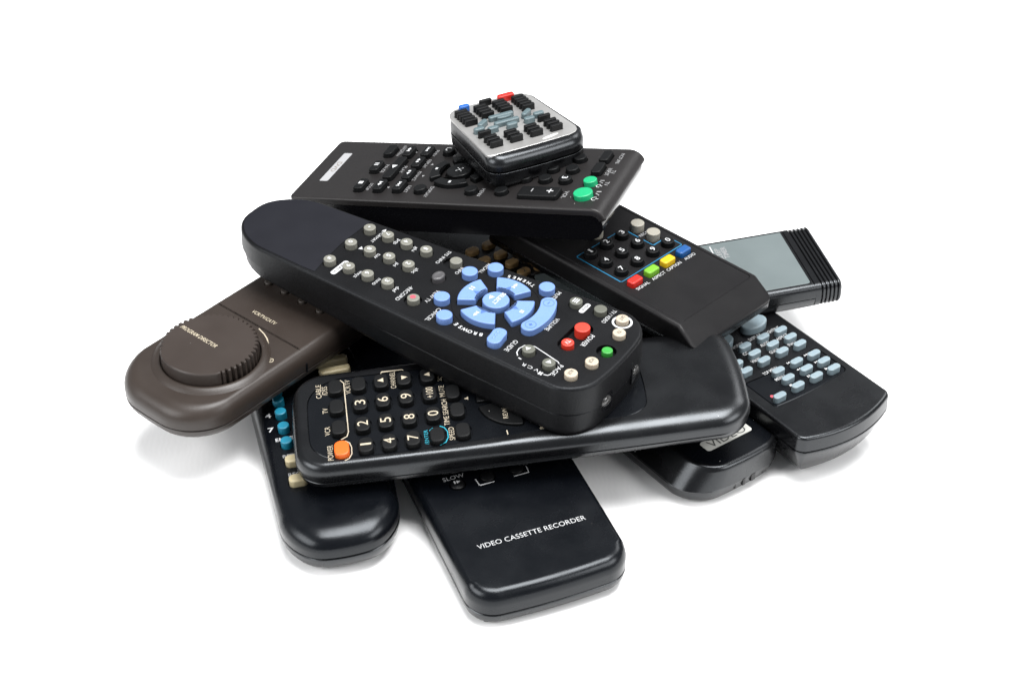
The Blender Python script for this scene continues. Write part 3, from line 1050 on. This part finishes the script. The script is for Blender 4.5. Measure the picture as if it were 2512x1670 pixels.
vb = vb + arc_pts(e1[0], e1[1], 3.45, -60, 120, 10)[1:] + [(18.75 * math.cos(R(a)), 18.75 * math.sin(R(a))) for a in [-60 - 48 * k / 14 for k in range(1, 15)]] + arc_pts(e0[0], e0[1], 3.45, -288, -108, 10)[1:-1]
names['vol'] = ks.add(Poly(vb), *SC, 2.8, M['blue'], rnd=0.45, gap=0.4)
for nm, x, y in (('menu', 21.4, -59.5), ('tvv', 22.5, -70.8), ('v-', -16.7, -60.5), ('v+', -19.5, -72.0)):
    names[nm] = ks.add(cw, x, y, 2.2, M['olive_key'], rnd=0.35, gap=0.5)
for nm, x, y in (('SAT', 22.0, -81.7), ('TV', 13.2, -85.4), ('VCR', -9.0, -85.8), ('AUX', -20.0, -82.8)):
    names[nm] = ks.add(cw, x, y, 2.2, M['ivory'], rnd=0.5, gap=0.4)
names['R'] = ks.add(Disc(2.3, 24), 1.8, -86.6, 0.9, M['grass'], rnd=0.35, well=False, z0=-2.6)
names['pow'] = ks.add(Disc(3.3, 28), 8.3, -70.7, 1.6, M['coral'], rnd=0.4, well=False, z0=-2.6)
names['tvp'] = ks.add(Disc(2.65, 24), -3.1, -70.7, 1.2, M['coral'], rnd=0.4, well=False, z0=-2.6)
redw = Box(-7.3, 13.0, -75.0, -66.4, 4.2, n=8, seg=2)
rw_ = Disc(4.2, 30, (1.8, -86.2))
sysw = Poly([(16.9 + 3.9 * math.cos(R(a)) - 0.2, 0.2 + 4.6 * math.sin(R(a))) for a in range(0, 360, 12)])
recw = Disc(3.9, 30, (-14.6, -1.0))
holes = ks.holes(1.5) + [(redw.at(0), 2.6), (rw_.at(0), 2.6), (sysw.at(0), 1.5), (recw.at(0), 1.5)]


def thin(co):
    t = max(0.0, min(1.0, (co.y + 30) / 125))
    if co.z < -1.7:
        co = Vector((co.x, co.y, -1.7 + (co.z + 1.7) * (1 - 0.32 * t)))
    return co


shell('top_shell', rc, M['black_grain'], out, top_profile(-13.5, 1.6, 1.6, 5, draft=0.4), holes, warp=thin)
shell('bottom_shell', rc, M['black_grain'], out, bottom_profile(-13.5, -25.0, 2.5, 3.5, 6, lip=0.4), warp=thin, sscale=lambda x, y: 1 + 2.6 * max(0, min(1, (y - 10) / 80)))
cbt = ks.build(rc)
B_ = {k: cbt[v] for k, v in names.items()}
# smooth charcoal cover on the keypad end
hi = [p for p in out.at(2.0) if p[1] > 49.5]
hi.sort(key=lambda p: math.atan2(p[1] - 49.0, p[0]))
xr, xl = hi[0][0], hi[-1][0]
low = [(xl + (xr - xl) * k / 12, 48.4 - 2.2 * (0.5 - k / 12) * 2 * (1 if k < 6 else 0.2) + 0.9 * (1 - (k / 6 - 1) ** 2)) for k in range(13)]
bm = bmesh.new()
loop = low + hi
v0 = ring(bm, loop, -0.05)
v1 = ring(bm, loop, 0.16)
bridge(bm, v0, v1)
bm.faces.new(v1)
bm.faces.new(list(reversed(v0)))
bmesh.ops.recalc_face_normals(bm, faces=bm.faces)
finish(bm, 'battery_cover', M['cover'], rc)
# raised ring round the cursor keys
bm = bmesh.new()
prf = [(20.1, -0.05), (19.8, 0.22), (19.4, 0.22), (19.0, -0.05)]
a_r = [Disc(r_, 72, SC).at(0) for r_, z_ in prf]
rr_ = [ring(bm, p, z_[1]) for p, z_ in zip(a_r, prf)]
bm.clear()
prev = None
for r_, z_ in prf:
    v = [bm.verts.new((SC[0] + r_ * math.cos(R(a)), SC[1] + r_ * math.sin(R(a)), z_)) for a in list(range(196, 346, 3))]
    if prev:
        for k in range(len(v) - 1):
            bm.faces.new((prev[k], prev[k + 1], v[k + 1], v[k]))
    prev = v
bm.free()
for rr0, a0, a1 in ((18.6, 120, 232), (18.6, 308, 352)):
    flat('moulded_arc', strip(arc_pts(SC[0], SC[1], rr0, a0, a1, 30), 0.5), M['gloss'], rc, (0, 0, 0.05))
# lettering
for ch in "1234567890*#":
    text(ch, B_[ch], 0, 0.2, 1.6 if ch not in '1*' else 1.1, 2.1 if ch != '*' else 1.2, 180, M['ink_white'], z=2.56, bold=0.015)
W_ = M['ink_white']
for s_, x, y, w, h in [("pqs", 16.0, 30.4, 4.0, 2.0), ("tuv", 2.6, 30.8, 3.6, 1.6), ("wxyz", -12.7, 29.9, 5.4, 1.9), ("ghi", 15.9, 20.4, 3.6, 2.1), ("jkl", 2.2, 20.5, 2.8, 2.1), ("mno", -12.6, 19.8, 5.0, 1.4), ("abc", 3.0, 10.6, 4.0, 1.9), ("def", -12.4, 9.6, 4.0, 1.9),
                       ("/FORMAT", 14.4, 39.3, 9.6, 1.6), ("-RECORD", -12.6, 5.0, 11.4, 1.9), ("SYS INFO", 17.9, 6.3, 10.4, 1.6), ("INFO", 13.7, -5.1, 5.2, 1.7), ("RECALL", 21.2, -13.2, 7.8, 1.7), ("VIEW TV", -7.7, -6.0, 9.6, 1.8), ("CANCEL", -17.8, -13.7, 9.8, 1.9), ("MUTE", 22.0, -49.2, 6.0, 1.9), ("VOLUME", 4.4, -58.4, 9.4, 2.0), ("GUIDE", -16.9, -52.2, 8.0, 2.1), ("POWER", 3.4, -76.2, 8.6, 2.2), ("TV / VIDEO", 22.2, -75.2, 10.0, 1.9), ("PAGE", -19.7, -76.0, 7.4, 2.0)]:
    text(s_, rc, x, y, w, h, 180, W_, bold=-0.002)
text("THEMES", rc, SC[0], SC[1], h=1.8, mat=W_, bold=0.02, arc=(20.8, -15, 18, True))
text("BROWSE", rc, SC[0], SC[1], h=1.9, mat=W_, bold=0.02, arc=(21.2, 197, 163, False))
text("V C R", rc, -24.2, -66.2, 8.0, 1.7, 90, W_, bold=0.0)
flat('symbol', [rect(0, 0, 2.2, 0.8), rect(0, 0, 0.8, 2.2)], W_, rc, (-25.1, -71.6, 0.07), 45)
flat('symbol', [rect(0, 0, 1.5, 0.6)], W_, rc, (-21.8, -59.6, 0.07), 80)
flat('printed_line', strip([(-20.8, -57.9), (-19.2, -56.4), (-16.6, -55.8), (-13.6, -56.6), (-12.2, -58.6), (-12.0, -60.8), (-15.0, -73.6), (-15.8, -74.6)], 0.42), W_, rc, (0, 0, 0.06))
flat('printed_line', strip([(-25.0, -73.0), (-24.6, -74.6), (-23.4, -75.4)], 0.42), W_, rc, (0, 0, 0.06))
flat('printed_label', [Box(-5.6, 5.6, -1.35, 1.35, 1.25, n=5, seg=1).at(0)], W_, rc, (-13.2, 39.0, 0.06))
text("SEARCH", rc, -13.2, 39.0, 9.0, 1.5, 180, M['ink_dark'], z=0.12)
flat('printed_label', [Box(-3.6, 3.6, -1.2, 1.2, 1.1, n=5, seg=1).at(0)], W_, rc, (21.4, -63.8, 0.06))
text("MENU", rc, 21.4, -63.8, 5.6, 1.4, 180, M['ink_dark'], z=0.12)
flat('printed_ring', strip(Disc(3.9, 36).at(0), 0.95, True), W_, rc, (22.0, -81.7, 0.06))
flat('symbol', [tri(0, 0, 1.4, 90)], W_, rc, (3.4, 40.2, 0.06), -70)
flat('symbol', [tri(0, 0, 1.4, 90)], W_, rc, (19.9, 39.6, 0.06), -90)
flat('symbol', [circ(0, 0, 1.25)], M['ink_pink'], B_['rec'], (0.2, 0.4, 2.06))
text("SELECT", B_['select'], 1.3, -0.6, 8.8, 2.0, 180, W_, z=2.86, bold=0.02)
flat('symbol', [tri(0, 0, 1.7, 180)], W_, B_['select'], (0.2, 2.6, 2.86), 0)
flat('symbol', [tri(0.9, 0, 1.25, 0), tri(-0.7, 0, 1.25, 0)], W_, B_['ff'], (12.6, -1.2, 2.66))
flat('symbol', [tri(-0.9, 0, 1.25, 180), tri(0.7, 0, 1.25, 180)], W_, B_['rew'], (-12.4, 1.6, 2.66))
flat('symbol', [rect(-0.75, 0, 0.7, 2.2), rect(0.75, 0, 0.7, 2.2)], W_, B_['pause'], (1.2, 13.0, 2.66))
flat('symbol', [rect(0, 0, 1.7, 1.7)], W_, B_['stop'], (-0.6, -13.4, 2.66))
for nm, x, y, a in (('ff', 9.9, 0, 0), ('pause', 0, 9.9, 90), ('rew', -9.9, 0, 180), ('stop', 0, -9.9, 270)):
    flat('moulded_arrow', [tri(0, 0, 1.7, a)], M['ink_blue_mark'], B_[nm], (x, y, 2.65))
for a, s_ in ((-62, '-'), (-106, '+')):
    px, py = 22.2 * math.cos(R(a)), 22.2 * math.sin(R(a))
    flat('moulded_ring', strip(Disc(2.3, 24).at(0), 0.25, True), M['ink_blue_mark'], B_['vol'], (px, py, 2.85))
    flat('moulded_mark', [rect(0, 0, 1.7, 0.5)] + ([rect(0, 0, 0.5, 1.7)] if s_ == '+' else []), M['ink_blue_mark'], B_['vol'], (px, py, 2.86))
for k in range(3):
    bmv = loft_bm(Disc(0.75, 14), [(0, -0.2)] + edge_round(0.7, 0.4, 0.4, 3))
    finish(bmv, 'tactile_dot', M['blue'], B_['guide'], ((k - 1) * 2.0, 0.6, 2.75))
for k in range(3):
    pass
flat('symbol', [rect(0, (k - 1) * 0.95, 2.9, 0.5) for k in range(3)], W_, B_['menu'], (0, 0.1, 2.26))
flat('symbol', [tri(0, 0, 1.5, -90)], W_, B_['v-'], (0, 0.2, 2.26), 45)
flat('symbol', [tri(0, 0, 1.5, -90)], W_, B_['v+'], (0, 0.2, 2.26), 225)
for nm in ('SAT', 'TV', 'VCR', 'AUX'):
    text(nm, B_[nm], 0, 0.2, 2.0 if nm == 'TV' else 3.2, 1.7, 180, M['ink_dark'], z=2.26)
text("TV", B_['tvp'], 0, 0.1, 2.6, 2.0, 180, W_, z=1.26, bold=0.01)
text("R", B_['R'], 0, 0.2, 1.6, 2.0, 180, M['ink_green_mark'], z=0.96, bold=0.02)
# infrared windows in the end
for x in (-11.2, 12.3):
    ye = -91.4 - 3.8 * (1 - (x / 31) ** 2) + 0.7
    a = -12 if x < 0 else 12
    bm = bmesh.new()
    bmesh.ops.create_uvsphere(bm, u_segments=20, v_segments=12, radius=2.6)
    bmesh.ops.scale(bm, vec=(1.25, 0.7, 1.0), verts=bm.verts)
    lens = finish(bm, 'infrared_lens', M['lens'], rc, (x, ye, -13.4), a, weighted=False)
    bmv = loft_bm(Box(-4.2, 4.2, -0.8, 0.8, 0.3, n=2, seg=1), [(0, -18.0), (0, -9.8)])
    finish(bmv, 'lens_recess', M['gloss'], rc, (x, ye + 0.3, 0), a)

# ================================================================== B  long charcoal DVD remote behind
rb = remote(POSE['B'], 16.0, "long charcoal remote with a white DVD label and two round green keys, behind the centre")
out = Box(-28.2, 28.0, -83.4, 77.0, (3, 3, 1.2, 1.2), n=5, seg=10)
ks = Keys()
bb = Box(-4.6, 4.6, -2.35, 2.35, 1.3, n=4, seg=2)
bbp = Box(-10.0, 10.0, -2.45, 2.45, 1.2, n=4, seg=2)
bc = Disc(3.05, 28)
bid = {}
for nm, x, y in (('stop', -17.0, 43.5), ('pause', 0.6, 43.7), ('blank', 16.5, 43.7), ('ffw', -17.0, 33.5), ('rwd', 15.8, 33.5)):
    bid[nm] = ks.add(bb, x, y, 2.4, M['key'], rnd=0.6, gap=0.4)
bid['play'] = ks.add(bbp, -0.4, 33.6, 2.4, M['key'], rnd=0.6, gap=0.4)
for nm, x, y in (('next', -16.6, 23.7), ('adv', -5.8, 23.8), ('rep', 5.6, 24.1), ('prev', 16.6, 24.1)):
    bid[nm] = ks.add(bb, x, y, 2.4, M['key'], rnd=0.6, gap=0.4)
for nm, x, y in (('ret', 17.8, 13.4), ('disp', -18.6, 12.2), ('menu', -17.7, -13.0), ('top', 17.4, -13.2)):
    bid[nm] = ks.add(bc, x, y, 2.4, M['key'], rnd=0.5, gap=0.4)
bid['ok'] = ks.add(Disc(6.3, 40), -0.8, -0.2, 2.2, M['key_hard'], rnd=0.7, gap=0.9)
for a, nm in ((90, 'l'), (180, 'd'), (0, 'u'), (270, 'r')):
    bid['ring' + nm] = ks.add(sector(9.2, 14.2, a - 38, a + 38, 1.0, 12), -0.8, -0.2, 2.2, M['key_hard'], rnd=0.5, gap=0.35)
for y in (-24.6, -34.4, -44.2, -53.9):
    for x in (-5.0, 4.6, 15.0):
        bid[(x, y)] = ks.add(bc, x, y, 2.3, M['key'], rnd=0.5, gap=0.4)
bid['vol'] = ks.add(Box(-4.2, 4.2, -9.5, 9.5, 1.2, n=4, seg=3), -17.6, -46.2, 2.2, M['key'], rnd=0.6, gap=0.4)
bid['mute'] = ks.add(bc, -17.2, -27.6, 2.2, M['key'], rnd=0.5, gap=0.4)
bid['g1'] = ks.add(Disc(3.1, 28), -6.0, -66.3, 2.4, M['green'], rnd=0.4, gap=0.4)
bid['g2'] = ks.add(Disc(4.35, 32), -17.3, -66.9, 2.4, M['green'], rnd=0.5, gap=0.4)
bid['pic'] = ks.add(bb, 16.9, -65.8, 2.4, M['key'], rnd=0.6, gap=0.4)
bid['inp'] = ks.add(bb, 5.6, -66.0, 2.4, M['key'], rnd=0.6, gap=0.4)
cuts = [(1, v) for v in (-73.5, -74.6, -75.8, -77.0, -78.2, -79.4, -80.6, -81.8)]
shell('top_shell', rb, M['charcoal'], out, [(1.2, -3.4), (0.2, -3.4), (0.0, -3.2)] + edge_round(1.2, 1.2, 0, 4), ks.holes(1.3), cuts=cuts, bends=[(1, -73.5, -1, 7.0)])
out2 = Box(-27.4, 27.2, -94.0, 76.2, (2, 2, 1.5, 1.5), n=4, seg=10)
bm = bmesh.new()
side = [(76.0, -3.6), (-73.5, -3.6)] + [(-73.5 - 4.8 * math.sin(R(a)), -8.5 + 4.9 * math.cos(R(a))) for a in range(15, 91, 15)] + [(-77.6, -11.0), (-75.6, -14.2), (-72.0, -16.0), (70, -16.0), (75.5, -13.5)]
la = [bm.verts.new((-27.5, y, z)) for y, z in side]
lb_ = [bm.verts.new((27.3, y, z)) for y, z in side]
bridge(bm, la, lb_)
bm.faces.new(la)
bm.faces.new(list(reversed(lb_)))
bmesh.ops.recalc_face_normals(bm, faces=bm.faces)
finish(bm, 'bottom_shell', M['gloss'], rb, sharp=25)
bbt = ks.build(rb)
BB = {k: bbt[v] for k, v in bid.items()}
flat('printed_label', [Box(-13.2, 14.2, -2.25, 2.25, 0.7, n=3, seg=1).at(0)], M['label_silver'], rb, (0.8, 66.2, 0.06))
text("DVD", rb, 1.4, 66.2, 9.4, 2.4, 180, M['ink_soft'], z=0.12)
for s_, x, y, w, h in [("STOP", -16.2, 39.9, 6.4, 1.7), ("PAUSE", 1.2, 40.1, 7.6, 1.7), ("PICTURE\nNAVIGATION", 19.0, 38.6, 10.0, 3.2), ("PLAY", 1.0, 30.2, 6.4, 1.8), ("PREV", 17.6, 20.6, 6.0, 1.7), ("REPLAY", 7.2, 20.6, 7.8, 1.7), ("ADVANCE", -4.6, 20.5, 9.0, 1.7), ("NEXT", -17.0, 19.8, 6.2, 1.8), ("DISPLAY", -18.8, 8.1, 9.6, 1.8), ("RETURN", 18.6, 9.8, 7.0, 1.5), ("MENU", -17.4, -17.5, 6.8, 1.8), ("VOL", -16.4, -57.9, 6.4, 2.0), ("PICTURE", 17.9, -72.0, 9.4, 1.7), ("TV\nINPUT", 5.2, -71.8, 6.6, 4.4), ("I/", -14.2, -72.6, 3.8, 2.2), ("I/", -3.8, -70.7, 2.8, 2.0), ("TV", -5.4, -73.6, 3.4, 2.0)]:
    text(s_, rb, x, y, w, h, 180, M['ink_grey'], bold=0.0)
for x, y, r_ in ((-19.0, -72.6, 1.35), (-7.6, -70.7, 1.15)):
    flat('symbol', strip(arc_pts(0, 0, r_, -30, 210, 20), 0.34) + [rect(0, -r_ * 0.85, 0.34, r_ * 1.1)], M['ink_white'], rb, (x, y, 0.07), 180 + 180)
for x, y in ((18.2, 31.2), (-16.2, 29.9), (6.8, 17.6), (-4.4, 17.4)):
    flat('symbol', [tri(0, 0, 0.95, 0)], M['ink_grey'], rb, (x, y, 0.07), 0 if x > 0 else 180)
flat('symbol', [rect(0, 0, 2.2, 2.2)], W_, BB['stop'], (0.4, 0, 2.47))
flat('symbol', [rect(-0.7, 0, 0.75, 2.2), rect(0.7, 0, 0.75, 2.2)], W_, BB['pause'], (0.6, 0, 2.47))
flat('symbol', [tri(0, 0, 2.0, 180)], W_, BB['play'], (0, 0.2, 2.47))
flat('symbol', [tri(1.0, 0, 1.3, 0), tri(-0.8, 0, 1.3, 0)], W_, BB['rwd'], (0.3, 0, 2.47))
flat('symbol', [tri(-1.0, 0, 1.3, 180), tri(0.8, 0, 1.3, 180)], W_, BB['ffw'], (0.3, 0, 2.47))
flat('symbol', [tri(0.7, 0, 1.1, 0), tri(-0.9, 0, 1.1, 0), rect(1.9, 0, 0.5, 1.7)], W_, BB['prev'], (0.3, 0, 2.47))
flat('symbol', [tri(-0.7, 0, 1.1, 180), tri(0.9, 0, 1.1, 180), rect(-1.9, 0, 0.5, 1.7)], W_, BB['next'], (0.3, 0, 2.47))
flat('symbol', [tri(1.0, 0, 1.2, 0), circ(-1.1, 0, 0.75, 12)], W_, BB['rep'], (0.3, 0, 2.47))
flat('symbol', [tri(-1.0, 0, 1.2, 180), circ(1.1, 0, 0.75, 12)], W_, BB['adv'], (0.3, 0, 2.47))
flat('symbol', strip(arc_pts(0, 0, 1.3, -60, 180, 14), 0.5), W_, BB['ret'], (0, 0, 2.47), 0)
flat('symbol', [rect(0, 0, 0.9, 0.9)] + [rect(1.6 * math.cos(R(a)), 1.6 * math.sin(R(a)), 1.0, 0.42, a) for a in (45, 135, 225, 315)], W_, BB['ok'], (0, 0, 2.27))
for nm, x, y in (('ringl', 0, 11.7), ('ringd', -11.7, 0), ('ringu', 11.7, 0)):
    flat('symbol', [rect(0, 0, 1.7, 1.2)], W_, BB[nm], (x, y, 2.27), 0)
text("3", BB[(-5.0, -53.9)], 0, 0, 1.9, 2.8, 180, W_, z=2.37, bold=0.02)
flat('symbol', [rect(0, 0, 3.2, 0.6), rect(0, 0, 0.6, 3.2)], W_, BB['vol'], (0.2, -5.2, 2.27))
flat('symbol', [rect(0, 0, 2.8, 0.5)], M['ink_grey'], BB['vol'], (0.4, 3.4, 2.27))

# ================================================================== A  small silver remote on top
ra = remote(POSE['A'], 18.5, "small silver-faced remote with tiny black keys, topmost on the pile")
out = Box(-23.4, 25.2, -28.4, 24.6, (7, 8, 7, 10), n=8, bulge=(1.5, 1.2), seg=8, taper=-0.085)
facep = Box(-23.0, 23.0, -24.2, 24.2, (6, 7, 2.5, 7), n=8, bulge=(0.6, 1.0), seg=8, taper=-0.07)
ks = Keys()
ab = Box(-3.15, 3.15, -0.95, 0.95, 0.6, n=3, seg=1)
aw = Box(-2.7, 2.7, -1.35, 1.35, 1.2, n=4, seg=1)
al = Box(-6.4, 6.4, -1.25, 1.25, 1.0, n=4, seg=2)
ad = Box(-3.4, 3.4, -1.35, 1.35, 1.2, n=4, seg=1)
AX = (-16.5, -6.3, 4.1, 14.4)
for y in (-17.6, -14.6, -11.7):
    for x in AX:
        ks.add(ab, x, y, 3.0, M['key'], rnd=0.4, gap=0.18)
for x in (-16.7, 14.2):
    ks.add(ab, x, -6.5, 3.0, M['key'], rnd=0.4, gap=0.18)
for x, y in ((-11.1, -4.3), (-1.8, -5.2), (7.7, -4.4), (-17.0, -1.9), (13.8, -2.1)):
    ks.add(aw, x, y, 2.6, M['blue_grey'], rnd=0.7, gap=0.18)
ks.add(ad, -12.9, 2.6, 2.6, M['blue_grey'], rot=35, rnd=0.7, gap=0.18)
ks.add(ad, 9.4, 1.6, 2.6, M['blue_grey'], rot=35, rnd=0.7, gap=0.18)
ks.add(al, -2.3, -0.9, 2.4, M['blue_grey'], rnd=0.7, gap=0.15)
ks.add(Oval(3.8, 1.2, 20), -1.6, 2.3, 2.8, M['blue_grey'], rnd=0.5, gap=0.15)
ks.add(al, -1.8, 5.4, 2.4, M['blue_grey'], rnd=0.7, gap=0.15)
for y in (6.7, 9.4, 12.1, 14.6, 17.1):
    ks.add(ab, -16.5, y, 3.0, M['key'], rnd=0.4, gap=0.18)
    ks.add(ab, 13.3, y, 3.0, M['key'], rnd=0.4, gap=0.18)
for y in (9.4, 12.2, 14.8, 17.4):
    ks.add(ab, -6.5, y, 3.0, M['key'], rnd=0.4, gap=0.18)
    ks.add(ab, 3.3, y, 3.0, M['key'], rnd=0.4, gap=0.18)
ks.add(aw, -12.9, 21.0, 3.0, M['cobalt'], rnd=0.5, gap=0.18)
ks.add(ab, -1.6, 21.2, 3.0, M['key'], rnd=0.4, gap=0.18)
ks.add(Box(-4.3, 4.3, -1.5, 1.5, 1.2, n=4, seg=1), 9.0, 20.8, 3.2, M['red'], rnd=0.5, gap=0.18)
shell('top_shell', ra, M['black'], out, top_profile(-7.4, 4.2, 5.0, 8), [], sscale=lambda x, y: 1.0 if y < -22 else 0.4)
shell('face_plate', ra, M['silver'], facep, [(0, -0.9), (0, -0.1), (0.25, 0.12)], [(p, 0.9) for p, d in ks.holes()])
shell('bottom_shell', ra, M['black'], out, [(12.0, -18.5), (9.0, -18.2), (5.0, -16.9), (2.0, -15.6), (0.9, -14.6), (0.3, -12.5), (0.05, -8.1), (0.35, -7.8), (1.6, -7.8)], sharp=60)
ks.build(ra, z=0.12)
for k, (r0, r1) in enumerate(((4.6, 1.2),)):
    flat('worn_patch', [[(4.6 * math.cos(R(a)), 0.9 * math.sin(R(a))) for a in range(0, 360, 15)]], M['sticker'], ra, (9.0, -21.6, 0.18), 10)

build_texts()
for o in list(col.objects):
    if "_top" in o:
        del o["_top"]
print("objects", len(col.objects))
